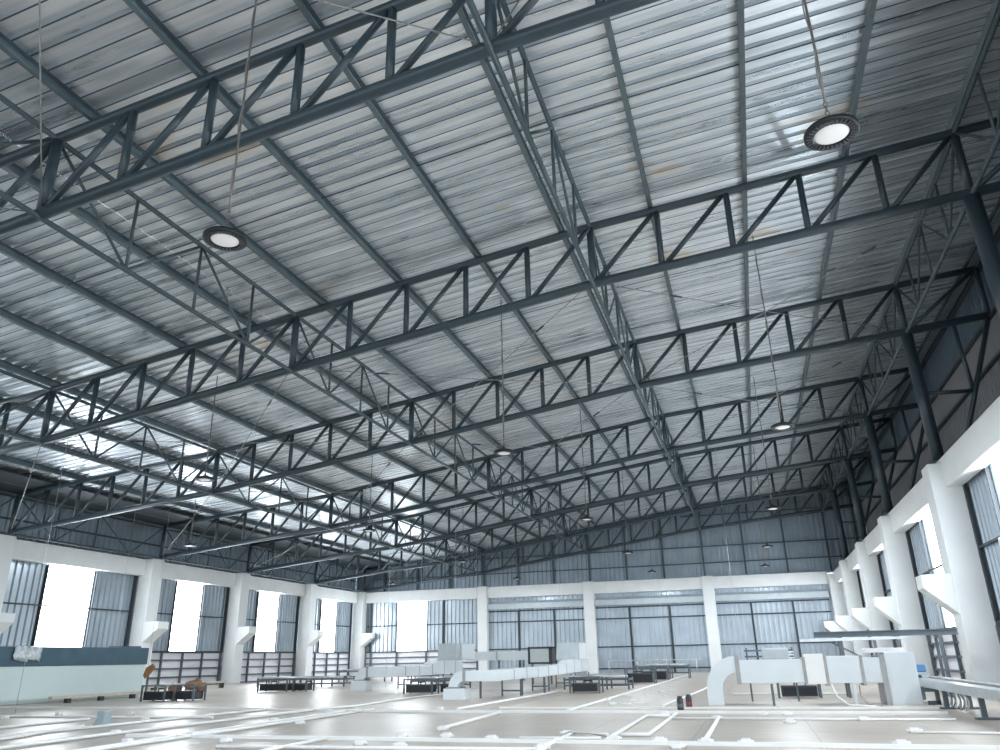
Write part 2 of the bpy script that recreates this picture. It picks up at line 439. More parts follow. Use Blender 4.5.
def bay_side(side, i, a, b):
    x = CL if side == 'left' else CR; s = 1 if side == 'left' else -1
    m = w if side == 'left' else wr
    p, q = thirds(a, b)
    for c, d in ((a-.3, p), (q, b+.3)):
        m.corr((x-s*.03, c if s > 0 else d, SILL), (0, s, 0), (0,0,1), (s,0,0), d-c, BB-SILL+.3, .24, .055)
    window(side, p, q, x)
    i -= 1
    if i < (4 if side == 'left' else 3): return
    nth = {('left', 4): 'nearest', ('left', 5): 'second', ('left', 6): 'third', ('left', 7): 'farthest',
           ('right', 3): 'nearest', ('right', 4): 'second', ('right', 5): 'third', ('right', 6): 'fourth', ('right', 7): 'farthest'}[(side, i)]
    lab = 'dark steel framing around the %s daylit window of the %s wall' % (nth, side)
    f = thing('window_framing', lab, 'wall framing', (x, a, FL), side+' wall steel framing')
    xi = x+s*.05
    for yy in (a+.05, p-.05, q+.05, b-.06):
        wd = .09 if yy in (a+.05, b-.06) else .035
        MB().box(min(xi, xi+s*.06), max(xi, xi+s*.06), yy-wd/2, yy+wd/2, SILL, BB).build('post', 'dark', f)
    for zz, hh in ((-4.28, .045), (SILL-.02, .08)):
        MB().box(min(xi-s*.01, xi+s*.05), max(xi-s*.01, xi+s*.05), a, b, zz-hh/2, zz+hh/2).build('girt', 'dark', f)
    # white slats below the sill
    lab = 'white slatted panel with dark rails below the %s %s wall window' % (nth, side)
    g = thing('slatted_panel', lab, 'wall panel', (x, a, FL), side+' wall slatted panels')
    sl = MB(); n = 4; dz = (SILL-.04-FL)/n
    for k in range(n):
        z0 = FL+k*dz
        pr = [(x-s*.03, z0+.02), (x+s*.05, z0+.05), (x+s*.0, z0+dz-.01), (x-s*.03, z0+dz-.01)]
        sl.prism(pr if s < 0 else pr[::-1], a-.28, b+.28)
    sl.build('slats', 'slat', g)
    for k in range(n):
        z0 = FL+k*dz
        MB().box(min(x+s*.04, x+s*.10), max(x+s*.04, x+s*.10), a, b, z0+.01, z0+.06).build('rail', 'rack', g)
    for k in range(5):
        yy = a+.08+(b-a-.16)*k/4
        MB().box(min(x+s*.05, x+s*.13), max(x+s*.05, x+s*.13), yy-.028, yy+.028, FL, SILL-.06).build('post', 'rack', g)
for i, (a, b) in enumerate(bays):
    bay_side('left', i, a, b); bay_side('right', i, a, b)
    for m, x in ((w, CL), (wr, CR)):
        m.box(x-.3, x-.04, a-.3, b+.3, FL, SILL, mi=0) if x < 0 else m.box(x+.04, x+.3, a-.3, b+.3, FL, SILL, mi=0)
struct(w.build('wall_left', ['clad', 'cladd']))
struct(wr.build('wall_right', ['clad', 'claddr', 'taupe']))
# steel girts on the upper cladding
def girts(name, items, label):
    t = thing('upper_girts', label, 'wall framing', items[0][0])
    for p, q, a, b in items: MB().bar(p, q, a, b).build(name, 'dark', t)
girts('girt', [((-20.02, Y0, z), (-20.02, Y1-.1, z), .07, .05) for z in (-2.36, -1.75)], 'dark steel girts along the upper left cladding above the beam')
girts('girt', [((7.84, Y0, z), (7.84, Y1-.1, z), .08, .07) for z in (.8, -.07, -1.3)], 'dark steel girts along the upper right cladding behind the pipe columns')

# back wall
wb = MB(); YB = 29.42
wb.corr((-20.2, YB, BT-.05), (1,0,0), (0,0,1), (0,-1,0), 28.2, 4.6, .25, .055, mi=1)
E0 = [(-19.25, -12.36), (-11.8, -6.4), (-5.84, -.23), (.33, 5.67)]
a, b = -18.95, -12.36; p, q = -17.32, -15.52
for c, d in ((-19.9, p), (q, b+.2)):
    wb.corr((c, YB-.02, SILL), (1,0,0), (0,0,1), (0,-1,0), d-c, BB-SILL+.2, .25, .06)
window('back', p, q, YB-.03)
wb.box(-20.2, b+.3, YB, YB+.2, FL, SILL)
for a2, b2 in E0[1:]:
    wb.corr((a2-.25, YB-.02, FL), (1,0,0), (0,0,1), (0,-1,0), b2-a2+.5, BB-FL+.2, .25, .06)
struct(wb.build('wall_back', ['clad', 'cladd']))
f = thing('window_framing', 'dark steel framing around the daylit window in the end wall', 'wall framing', (-18.9, 29.3, FL), 'end wall steel framing')
for xx, wd in ((-18.98, .1), (p-.06, .05), (-14.5, .10), (b-.06, .06)):
    MB().box(xx-wd/2, xx+wd/2, YB-.13, YB-.05, SILL, BB).build('post', 'dark', f)
for zz in (-4.28, SILL-.02):
    MB().box(-19.2, b, YB-.12, YB-.04, zz-.03, zz+.03).build('girt', 'dark', f)
g = thing('slatted_panel', 'white slatted panel with dark rails below the end wall window', 'wall panel', (-19, 29.3, FL), 'end wall slatted panel')
sl = MB(); n = 4; dz = (SILL-.04-FL)/n
for k in range(n):
    z0 = FL+k*dz
    sl.prism([(YB-.01, z0+.02), (YB-.07, z0+.05), (YB-.03, z0+dz-.01), (YB-.01, z0+dz-.01)], -19.2, b, axis='X')
sl.build('slats', 'slat', g)
for k in range(n): MB().box(-19.2, b, YB-.12, YB-.06, FL+k*dz+.01, FL+k*dz+.06).build('rail', 'rack', g)
for xx in (-18.9, -17.3, -15.5, -14., -12.5): MB().box(xx-.04, xx+.04, YB-.16, YB-.08, FL, SILL-.06).build('post', 'rack', g)
for i, (a2, b2) in enumerate(E0[1:]):
    wh = ['left of the middle column', 'right of the middle column', 'beside the right-hand corner'][i]
    f = thing('bay_framing', 'dark steel framing on the corrugated end wall bay '+wh, 'wall framing', (a2, 29.3, FL), 'end wall steel framing')
    c, d = thirds(a2-.28, b2+.28)
    for xx in (c, d): MB().box(xx-.05, xx+.05, YB-.14, YB-.06, FL, -3.7).build('post', 'dark', f)
    for zz in (-3.72, -4.28, -5.67, -6.72):
        MB().box(a2, b2, YB-.13, YB-.05, zz-.03, zz+.03).build('girt', 'dark', f)
    m = MB().prism([(YB-.05, -3.2), (YB-.34, -3.34), (YB-.36, -3.62), (YB-.33, -3.62), (YB-.31, -3.36), (YB-.05, -3.24)], a2, b2, axis='X')
    tag(m.build('rain_hood', 'hood', loc=(a2, YB, -3.4)), 'pale folded metal hood of the end wall bay '+wh, 'hood', 'end wall metal hoods')
f = thing('upper_framing', 'dark steel wind posts and girts on the upper end wall above the beam', 'wall framing', (-19, 29.3, BT))
for xx in [-18.2, -16.1, -14.1, -12.05, -10.05, -8.05, -6.05, -4.05, -2.1, -.05, 2.0, 4.0, 6.0, 7.4]:
    MB().box(xx-.045, xx+.045, YB-.17, YB-.06, BT+.045, zr(xx)-.02).build('post', 'lattice', f)
for zz, x0 in ((-.86, -13.), (.75, -1.), (-1.7, -19.)):
    MB().box(x0, 7.8, YB-.15, YB-.06, zz-.027, zz+.027).build('girt', 'lattice', f)

# ------------------------------------------------------------------ high bay lamps
LP = [(2.98, -6.33, 'large round black high bay lamp hanging at the upper right'),
      (-2.47, -6.55, 'large round black high bay lamp with orange hook hanging at the upper left'),
      (2.88, 2.15, 'round high bay lamp before the right part of the third truss'),
      (-2.35, 2.05, 'round high bay lamp with bright lens hanging at the middle of the picture'),
      (-9.2, 1.8, 'round high bay lamp below the second truss on the left side'),
      (2.88, 10.6, 'round high bay lamp near the right end of the far trusses'),
      (-2.35, 10.2, 'round high bay lamp hanging just right of picture middle, below the fourth truss'),
      (-9.1, 9.5, 'round high bay lamp among the left trusses, left of the diagonal lattice'),
      (-16.1, 9.9, 'round high bay lamp hanging close above the left wall beam'),
      (2.85, 18.9, 'small far high bay lamp on the right before the dark end wall, upper of two'),
      (-2.36, 18.4, 'small far high bay lamp before the end wall girt, in the middle'),
      (-9.2, 18.2, 'small far high bay lamp among the left far trusses'),
      (2.85, 25.9, 'tiny farthest high bay lamp above the right end of the end wall beam'),
      (-2.35, 26.0, 'tiny farthest high bay lamp above the middle of the end wall beam'),
      (-9.2, 26.1, 'tiny farthest high bay lamp above the end wall beam over the framed panel'),
      (-15.9, 25.6, 'tiny farthest high bay lamp by the left far corner')]
ZL = -2.35
lampdata = bpy.data.lights.new('lamp_beam', 'AREA'); lampdata.shape = 'DISK'; lampdata.size = .24
lampdata.energy = LAMP_W = 62.; lampdata.color = (.86, .94, 1.)
def make_lamp(x, y, label):
    t = thing('high_bay_lamp', label, 'lamp', (x, y, ZL), 'high bay lamps')
    hs = MB().lathe([(.0, .09), (.06, .09), (.09, .06), (.19, .045), (.205, .03), (.205, 0.), (.195, -.005), (.130, -.002), (.130, .012), (0, .012)], (x, y, ZL), 40); hs = hs.build('housing', 'lamp', t)
    fb = MB()
    for k in range(30):
        a = 2*PI*k/30; c, s_ = math.cos(a), math.sin(a)
        fb.bar((x+.142*c, y+.142*s_, ZL-.007), (x+.186*c, y+.186*s_, ZL-.007), .014, .012)
    fb.build('cooling_fins', 'fin', hs)
    MB().lathe([(0, -.016), (.06, -.014), (.11, -.008), (.131, .004), (.131, .01)], (x, y, ZL), 40).build('lens', 'lens', t)
    hk = MB().tube([(x, y, ZL+.085), (x, y, ZL+.14)], .022, 8)
    hk = hk.build('driver_hook', 'orange' if 'orange' in label else 'lamp', t)
    ch = MB(); z = ZL+.14
    for k in range(4):
        pts = [(x+(.014*math.cos(a) if k % 2 else 0), y+(0 if k % 2 else .014*math.cos(a)), z+.02+.028*math.sin(a)) for a in [2*PI*j/10 for j in range(11)]]
        ch.tube(pts, .0045, 5, cap=False); z += .045
    ch.build('chain', 'chain', hk)
    top = zr(x)-.01
    MB().tube([(x, y, z-.01), (x+.01, y, z+.5), (x, y, top)], .011, 6).build('cable', 'chain', t)
    cb = []; zz = z
    while zz < top-.1:
        cb.append((x+.014*math.cos(zz*9), y+.014*math.sin(zz*9), zz)); zz += .09
    MB().tube(cb, .006, 5).build('power_cord', 'wire', t)
    lo = bpy.data.objects.new('lamp_beam', lampdata); COL.objects.link(lo); lo.parent = t; lo.location = (0, 0, -.03); lo['_w'] = (x, y, ZL)
    return t
for x, y, lb in LP: make_lamp(x, y, lb)

# ------------------------------------------------------------------ things on the loft floor
def duct_run(mb, pts, w, h, mi=0):
    # rectangular duct along +Y: pts = (y, x centre, z centre, height)
    vs = []
    for y, x, z, hh in pts:
        vs += [(x-w/2, y, z-hh/2), (x+w/2, y, z-hh/2), (x+w/2, y, z+hh/2), (x-w/2, y, z+hh/2)]
    fs = [(3, 2, 1, 0)]
    for i in range(len(pts)-1):
        o = i*4
        for j in range(4): fs.append((o+j, o+(j+1) % 4, o+4+(j+1) % 4, o+4+j))
    o = (len(pts)-1)*4; fs.append((o, o+1, o+2, o+3))
    return mb.add(vs, fs, mi=mi)
def elbow(mb, c, w, r0, r1, axis='Y', n=8, mi=0):
    # quarter bend from vertical to horizontal; c = centre of curvature
    vs = []
    for k in range(n+1):
        t = PI/2*k/n; ca, sa = -math.cos(t), math.sin(t)
        for rr, ww in ((r0, -w/2), (r0, w/2), (r1, w/2), (r1, -w/2)):
            if axis == 'Y': vs.append((c[0]+ww, c[1]+rr*ca, c[2]+rr*sa))
            else: vs.append((c[0]+rr*ca, c[1]+ww, c[2]+rr*sa))
    fs = [(0, 1, 2, 3), tuple(n*4+j for j in (3, 2, 1, 0))]
    for i in range(n):
        o = i*4
        for j in range(4): fs.append((o+j, o+4+j, o+4+(j+1) % 4, o+(j+1) % 4))
    return mb.add(vs, fs, mi=mi)
def collar(mb, x0, x1, y0, y1, z0, z1, g=.02): return mb.box(x0-g, x1+g, y0, y1, z0-g, z1+g)

def floor_duct(xb, y0, hb, r0, r1, xe, label, run, plenum, dep=.34):
    # floor box -> riser bend toward +X -> short cross run -> long run toward the end wall
    t = thing('air_duct', label, 'duct', (xb+.24, y0+.19, FL))
    MB().box(xb, xb+.47, y0-.02, y0+dep+.05, FL, FL+hb).build('floor_box', 'duct', t, bevel=.008)
    zc = FL+hb+.02; cx = xb+.11+r1
    MB().box(xb+.05, cx-r0+.05, y0-.0, y0+dep+.03, FL+hb, FL+hb+.03).build('flange', 'flange', t)
    elbow(MB(), (cx, y0+dep/2, zc), dep, r0, r1, axis='X').build('elbow', 'duct', t)
    zt, zl = zc+r1, zc+r0
    MB().box(cx, xe-dep, y0, y0+dep, zl, zt).build('cross_run', 'duct', t, bevel=.004)
    MB().box(cx-.01, cx+.05, y0-.015, y0+dep+.015, zl-.015, zt+.015).build('flange', 'flange', t)
    MB().box(xe-dep, xe, y0-.01, y0+dep, zl-.005, zt+.005).build('corner', 'duct', t, bevel=.004)
    duct_run(MB(), [(y0+dep, xe-dep/2, (zl+zt)/2, zt-zl)]+[(yy, xe-dep/2, (a+b)/2, b-a) for yy, a, b in run], dep, .3).build('duct_run', 'duct', t, bevel=.004)
    full = [(y0+dep, zl, zt)]+run; yl = y0+dep+.9
    while yl < run[-1][0]-.2:
        for (ya, a0, b0), (yb, a1, b1) in zip(full, full[1:]):
            if ya <= yl < yb:
                k = (yl-ya)/(yb-ya); a = a0+(a1-a0)*k; b = b0+(b1-b0)*k
                MB().box(xe-dep-.012, xe+.012, yl, yl+.025, a-.012, b+.012).build('joint_flange', 'ductg', t)
        yl += 1.05
    ys = y0+1.6
    while ys < run[-1][0]-.3:
        lg = MB()
        lg.box(xe-dep-.05, xe+.05, ys-.02, ys+.02, FL+.10, FL+.13)
        for xx in (xe-dep-.05, xe+.05): lg.box(xx-.016, xx+.016, ys-.016, ys+.016, FL, zl-.005)
        lg.build('support_stand', 'rack', t); ys += 2.6
    pa, pb, pc, pd, pz0, pz1 = plenum
    MB().prism([(pc, pz0), (pd, pz0), (pd, pz1), (pc+.12, pz1), (pc, pz0+.06)], pa, pb, axis='X').build('end_plenum', 'ductg', t, bevel=.01)  # grey colour carries the shade on the plenum's front
    MB().box(pb-.01, pb+.03, pc+.3, pd, pz0+.02, pz1-.01).build('lit_side', 'duct', t)  # lit side of the plenum, painted as a pale sheet
    return t
floor_duct(-9.29, 9.2, .27, .07, .35, -8.17, 'left pale air duct rising from a floor box, ribbed toward the back wall window',
           [(12.3, -6.61, -6.34), (13.0, -6.60, -6.17), (15.4, -6.57, -6.17)], (-9.0, -8.18, 15.0, 16.6, -6.18, -5.60))
floor_duct(-4.48, 4.28, .22, .12, .33, -3.29, 'middle white air duct rising from a floor box to a tall end plenum',
           [(8.0, -6.60, -6.36), (11.0, -6.58, -6.33), (11.7, -6.57, -6.21), (14.0, -6.56, -6.21)], (-3.95, -3.28, 12.3, 13.6, -6.22, -5.72))
# framed panel between them
PX0 = -5.32
t = thing('framed_panel', 'pale grey panel in a thick black frame standing between the middle ducts', 'panel', (PX0+.6, 14, FL))
px0, px1, py = PX0, PX0+.84, 14.
for a_, b_, c_, d_ in ((px0, px1, -5.86, -5.80), (px0, px1, -6.34, -6.28), (px0, px0+.06, -6.3, -5.82), (px1-.12, px1, -6.3, -5.82)):
    MB().box(a_, b_, py-.05, py+.35, c_, d_).build('frame', 'black', t)
MB().box(px0+.07, px1-.07, py-.02, py+.3, -6.3, -5.82).build('panel', 'panel', t)
for xx in (px0+.1, px1-.1): MB().box(xx-.03, xx+.03, py+.1, py+.16, FL, -6.33).build('leg', 'rack', t)
# far duct
t = thing('air_duct', 'short pale duct crossing before the left end wall column, behind the others', 'duct', (-7.6, 18.2, FL))
MB().box(-9.0, -6.4, 18.0, 18.4, -6.21, -5.88).build('cross_run', 'duct', t, bevel=.01)
MB().box(-7.75, -7.68, 17.97, 18.43, -6.24, -5.85).build('joint_flange', 'ductg', t)
for xx in (-8.6, -7.7, -6.7): MB().box(xx-.03, xx+.03, 18.2, 18.26, FL, -6.20).build('leg', 'rack', t)
# right duct
t = thing('air_duct', 'large pale air duct on the right, its tall elbow coming up out of the floor', 'duct', (2.4, 2.5, FL))
y0, y1 = 2.36, 2.74
e = MB(); e.box(1.06, 1.32, y0, y1, FL, -6.70); e.build('riser', 'duct', t)
e = MB(); elbow(e, (1.58, (y0+y1)/2, -6.70), y1-y0, .26, .52, axis='X'); 
# outer throat is a little taller than the run: the bend narrows into the collar
e.build('elbow', 'duct', t)
MB().box(1.56, 1.63, y0-.02, y1+.02, -6.63, -6.17).build('flange', 'flange', t)
MB().box(1.62, 2.66, y0, y1, -6.61, -6.25).build('duct_run', 'duct', t, bevel=.006)
MB().box(2.62, 2.68, y0-.02, y1+.02, -6.63, -6.22).build('flange', 'flange', t)
MB().box(2.67, 2.95, y0-.05, y1+.05, -6.63, -6.17).build('white_section', 'pvc', t, bevel=.006)
MB().box(2.95, 3.0, y0-.03, y1+.03, -6.66, -6.2).build('flange', 'flange', t)
MB().box(3.0, 3.5, y0, y1, -6.62, -6.21).build('duct_run', 'duct', t, bevel=.006)
MB().box(3.5, 3.54, y0-.03, y1+.03, -6.66, -6.2).build('flange', 'flange', t)
MB().box(3.54, 3.8, y0+.05, y1, -6.62, -6.24).build('duct_run', 'duct', t, bevel=.006)
MB().box(3.34, 3.38, y0+.06, y0+.10, FL, -6.61).build('leg', 'duct', t)
# tall box at its right end
t = thing('duct_box', 'tall pale sheet metal box standing at the right end of the right duct', 'duct box', (4.05, 2.7, FL))
MB().box(3.80, 3.88, 2.40, 3.1, FL, -6.20).build('gasket', 'flange', t)
MB().box(3.88, 4.32, 2.42, 3.1, FL, -6.17).build('casing', 'duct', t, bevel=.006)
MB().box(3.62, 4.2, 2.48, 2.95, -6.17, -6.10).build('cap', 'slat', t, bevel=.006)
# small grey unit behind the duct
t = thing('fan_box', 'small grey fan box on a dark frame behind the right duct, against the corrugated wall', 'fan unit', (2.0, 3.6, FL))
MB().box(2.02, 2.48, 3.4, 3.8, -6.27, -6.06).build('casing', 'ductg', t, bevel=.03)
for zz in (-6.10, -6.20): MB().bar((1.72, 3.5, zz), (2.56, 3.5, zz), .03, .03).build('rail', 'rack', t)
for xx in (1.76, 2.54): MB().box(xx-.015, xx+.015, 3.48, 3.52, FL, -6.05).build('post', 'rack', t)
for zz in (-6.14, -6.19, -6.24): MB().box(2.48, 2.56, 3.45, 3.6, zz, zz+.02).build('fin', 'slat', t)

# fan coil units in frames
def fan_unit(x0, x1, y, label, frame=True, split=None, hz=.22):
    t = thing('fan_coil_unit', label, 'fan unit', ((x0+x1)/2, y+.2, FL), 'black fan coil units')
    MB().box(x0, x1, y, y+.42, FL+.03, FL+hz).build('casing', 'black', t, bevel=.01)
    MB().box(x0+.03, x1-.03, y-.012, y, FL+.06, FL+hz-.03).build('grille', 'lamp', t)
    for xx in (x0-.05, x1+.05):
        for yy in (y, y+.42):
            MB().box(xx-.018, xx+.018, yy-.018, yy+.018, FL, FL+hz+.14).build('post', 'rack', t)
    for yy in (y, y+.42): MB().bar((x0-.05, yy, FL+hz+.12), (x1+.05, yy, FL+hz+.12), .03, .03).build('rail', 'rack', t)
    for xx in (x0-.05, x1+.05): MB().bar((xx, y, FL+hz+.12), (xx, y+.42, FL+hz+.12), .03, .03).build('rail', 'rack', t)
    MB().tube([(x0+.25, y+.2, FL+hz-.01), (x0+.25, y+.2, FL+hz+.05), (x0+.45, y+.2, FL+hz+.06), (x0+.45, y+.2, FL+hz-.01)], .02, 6).build('pipe', 'black', t)
    return t
fan_unit(-11.85, -11.30, 3.85, 'black fan coil unit in a frame by the bulkhead end, left of a pair')
fan_unit(-11.15, -10.70, 4.1, 'black fan coil unit in a frame near the brown cardboard, right of a pair')
fan_unit(-12.15, -11.28, 8.9, 'black fan coil unit on the floor below the third left window, left of a pair')
fan_unit(-11.10, -10.75, 9.1, 'narrow black fan coil unit below the third left window, right of a pair')
fan_unit(-6.65, -5.98, 7.15, 'black fan coil unit in front of the left duct run')
fan_unit(-5.85, -5.55, 7.5, 'narrow black fan coil unit beside the middle duct floor box')
fan_unit(-2.35, -1.74, 7.2, 'black fan coil unit to the right below the middle duct end')
fan_unit(2.30, 2.94, 4.6, 'black fan coil unit seen below the right duct')
fan_unit(-2.0, -1.2, 13.5, 'small dark far fan unit left of the floor conduit, before the end wall', hz=.3)
fan_unit(-1.9, -1.1, 16.5, 'smallest dark fan unit farthest back before the end wall', hz=.3)

# low pipe racks at the back
def rack(x0, x1, y, label, levels=(.18, .38), n=4):
    t = thing('pipe_rack', label, 'pipe rack', (x0, y, FL), 'low steel pipe racks')
    for k in range(n):
        xx = x0+(x1-x0)*k/(n-1)
        for yy in (y, y+.7): MB().box(xx-.02, xx+.02, yy-.02, yy+.02, FL, FL+levels[-1]+.06).build('post', 'rack', t)
        MB().bar((xx, y, FL+levels[-1]), (xx, y+.7, FL+levels[-1]), .04, .05).build('crossbar', 'rack', t)
    for lv in levels:
        for yy in (y, y+.7): MB().bar((x0, yy, FL+lv), (x1, yy, FL+lv), .035, .035).build('rail', 'rack', t)
    for k in range(3):
        yy = y+.15+.2*k; MB().tube([(x0+.1, yy, FL+levels[-1]+.065), (x1-.1, yy, FL+levels[-1]+.065)], .035, 8).build('pipe', 'galv' if k != 1 else 'black', t)
rack(-14.9, -11.5, 12.8, 'low dark steel pipe rack below the left far windows', (.10, .24), 5)
rack(-7.9, -6.3, 10.3, 'low dark steel pipe rack under the left duct run', (.10, .22), 3)
rack(-3.0, -1.3, 9.2, 'low dark steel pipe rack right of the middle duct', (.10, .24), 4)
rack(-2.5, -.5, 18.6, 'low dark steel pipe rack before the end wall, right of the ducts', (.2, .42), 4)
rack(-14.8, -10.6, 18.4, 'low dark steel pipe rack before the end wall window', (.2, .4), 5)
# guard rail along the end wall
t = thing('guard_rail', 'thin pale guard rail along the foot of the end wall between two columns', 'railing', (-3, 27.5, FL))
for xx in (-5., -3.6, -2.2, -.8): MB().tube([(xx, 27.5, FL), (xx, 27.5, FL+.62)], .022, 6).build('post', 'galv', t)
MB().tube([(-5., 27.5, FL+.62), (-.5, 27.5, FL+.62)], .022, 6).build('rail', 'galv', t)

# bulkhead on the left
t = thing('bulkhead', 'long pale boxed bulkhead with a dark blue top band along the left side', 'bulkhead', (-14.8, 2., FL))
MB().prism([(-15.6, FL), (-14.33, FL), (-14.27, FL+.1), (-14.27, -6.13), (-15.6, -6.13)][::-1], -9., 6.52).build('casing', 'bulk', t, bevel=.02)
MB().box(-15.6, -14.25, -9., 6.56, -6.13, -5.70).build('top_band', 'band', t, bevel=.01)
MB().box(-14.75, -14.3, 5.6, 6.3, -5.70, -5.66).build('cover_plate', 'band', t)
# crumpled film over its edge
fm = MB(); n = 13; vs = []
for i in range(n):
    for j in range(5):
        yy = 2.25+.75*i/(n-1)+random.uniform(-.03, .03)
        vs.append((-14.5, yy, -5.685) if j == 0 else (-14.235+random.uniform(0, .045), yy, -5.69-.10*(j-1)-.05*random.random()))
fm.add(vs, [(i*5+j, (i+1)*5+j, (i+1)*5+j+1, i*5+j+1) for i in range(n-1) for j in range(4)], True)
o = fm.build('plastic_film', 'film', loc=(-14.23, 2.6, -5.95)); sd = o.modifiers.new('thick', 'SOLIDIFY'); sd.thickness = .006
tag(o, 'crumpled clear plastic film hanging over the dark blue band', 'plastic film')
# timber batten on feet
t = thing('timber_batten', 'tan batten on small black feet in front of the pale bulkhead', 'batten', (-13.6, 4.4, FL))
MB().bar((-13.6, 2.9, FL+.13), (-13.6, 6.6, FL+.13), .12, .06).build('batten', 'tan', t)
for yy in (3.4, 4.4, 5.45): MB().box(-13.65, -13.55, yy-.06, yy+.06, FL, FL+.10).build('foot', 'black', t)
t = thing('timber_batten', 'tan batten on small black feet before the second left window', 'batten', (-15.5, 10.4, FL))
MB().bar((-15.4, 7.8, FL+.2), (-16.4, 13.0, FL+.2), .12, .07).build('batten', 'tan', t)
for k in (.12, .4, .7, .95): MB().box(-15.4-1.*k-.05, -15.4-1.*k+.05, 7.8+5.2*k-.08, 7.8+5.2*k+.08, FL, FL+.17).build('foot', 'black', t)
# torn cardboard
def lump(c, sx, sy, sz, seed, label, name='cardboard_scrap', mat='card'):
    rr = random.Random(seed); m = MB(); nu, nv = 9, 6; vs = []
    for i in range(nv+1):
        ph = PI*i/nv
        for j in range(nu):
            th = 2*PI*j/nu; k = 1+rr.uniform(-.32, .32)
            vs.append((c[0]+sx*math.sin(ph)*math.cos(th)*k, c[1]+sy*math.sin(ph)*math.sin(th)*k, c[2]+sz-sz*math.cos(ph)*k if i else c[2]))
    fs = [(i*nu+j, i*nu+(j+1) % nu, (i+1)*nu+(j+1) % nu, (i+1)*nu+j) for i in range(nv) for j in range(nu)]
    m.add(vs, fs); tag(m.build(name, mat, loc=c), label, 'cardboard')
t = thing('cardboard_scrap', 'torn brown cardboard flap stuck up on a post left of the other cardboard', 'cardboard', (-13.3, 5.6, FL))
MB().box(-13.34, -13.30, 5.58, 5.62, FL, -6.35).build('post', 'rack', t)
fl = MB(); fl.add([(-13.45, 5.56, -6.40), (-13.34, 5.5, -6.48), (-13.22, 5.55, -6.36), (-13.12, 5.58, -6.20), (-13.24, 5.62, -6.12), (-13.40, 5.57, -6.22)], [(0, 1, 2, 3, 4, 5)])
o = fl.build('flap', 'card', t); sd = o.modifiers.new('thick', 'SOLIDIFY'); sd.thickness = .02
lump((-11.62, 4.55, FL), .17, .1, .17, 5, 'small brown cardboard bundle behind the left black fan unit')
lump((-13.7, 8.0, FL), .34, .22, .19, 9, 'large crumpled brown cardboard heap before the second left window')

# enclosure and small things in front
t = thing('enclosure', 'small grey-blue electrical enclosure standing among the floor conduits', 'enclosure', (-7.0, -2.4, FL))
MB().box(-7.0, -6.87, -2.5, -2.36, FL, FL+.20).build('body', 'greybox', t, bevel=.008)
MB().prism([(-7.08, FL), (-6.99, FL), (-6.99, FL+.13)], -2.48, -2.4).build('side_flap', 'greybox', t)
for i, (x, y, lb) in enumerate(((.70, 1.2, 'small black canister on the floor left of the duct elbow, the nearer one'), (.79, 1.75, 'small black canister with red label left of the duct elbow, the farther one'))):
    t = thing('canister', lb, 'canister', (x, y, FL), 'black canisters')
    MB().lathe([(0, 0), (.045, 0), (.05, .01), (.05, .16), (.035, .185), (.035, .2), (0, .2)], (x, y, FL), 16).build('body', 'black', t)
    MB().lathe([(.0515, .04), (.0515, .09)], (x, y, FL), 16).build('label_band', 'red' if i else 'rack', t)
# post before the right duct unit
tag(MB().box(2.08, 2.12, 2.2, 2.24, FL, -6.62).build('steel_post', 'rack', loc=(2.1, 2.22, FL)), 'short upright dark steel post in front of the right duct', 'post')
for i, (x, y) in enumerate(((-3.86, 4.9), (-3.3, 6.2), (-2.95, 6.9))):
    tag(MB().box(x-.022, x+.022, y-.022, y+.022, FL, -6.58).build('steel_post', 'rack', loc=(x, y, FL)), 'short dark steel post beside the middle duct, '+['next to its floor box', 'second from its floor box', 'third from its floor box'][i], 'post')

# steel beam lying across on the right
t = thing('steel_beam', 'dark steel I-beam lying across at the largest right column, above the tall box', 'beam', (4.3, 4.9, -5.9))
for z0, z1, wv in ((-5.88, -5.865, .11), (-5.79, -5.775, .11), (-5.87, -5.785, .012)):
    MB().box(3.05, 5.55, 4.9-wv/2, 4.9+wv/2, z0, z1).build('flange' if wv > .05 else 'web', 'rack', t)
for xx in (3.5, 5.2):
    for yy in (4.72, 5.08): MB().box(xx-.025, xx+.025, yy-.025, yy+.025, FL, -5.88).build('leg', 'rack', t)
    MB().box(xx-.03, xx+.03, 4.7, 5.1, -5.93, -5.88).build('crosspiece', 'rack', t)
t = thing('strut_rail', 'thin pale strut rail on two short legs below the dark steel I-beam', 'rail', (3.8, 4.5, FL))
MB().bar((2.75, 4.45, -5.93), (4.6, 4.45, -5.92), .05, .05).build('rail', 'galv', t)
for xx in (4.05, 4.45):
    MB().box(xx-.025, xx+.025, 4.42, 4.48, FL, -5.95).build('leg', 'rack', t)
MB().bar((3.3, 4.5, -5.97), (3.8, 4.5, -6.25), .03, .03).build('brace', 'rack', t)

# channel on stands, lower right
t = thing('steel_channel', 'long galvanised steel channel on low stands at the lower right edge', 'channel', (4.5, 1., FL))
MB().prism([(4.42, -6.70), (4.62, -6.70), (4.62, -6.685), (4.44, -6.685), (4.44, -6.60), (4.62, -6.60), (4.62, -6.585), (4.42, -6.585)], -3.2, 3.6).build('channel', 'galv', t)
MB().box(4.66, 4.80, -3.2, 3.5, -6.62, -6.56).build('second_rail', 'flange', t)
for yy in (-2.4, -.5, 1.5):
    for xx in (4.46, 4.76): MB().box(xx-.03, xx+.03, yy-.03, yy+.03, FL+.02, -6.70 if xx < 4.6 else -6.62).build('leg', 'rack', t)
    MB().box(4.36, 4.86, yy-.07, yy+.07, FL, FL+.025).build('foot', 'rack', t)
t = thing('steel_bracket', 'dark C-shaped steel bracket standing under the far end of the channel', 'bracket', (4.5, 2.5, FL))
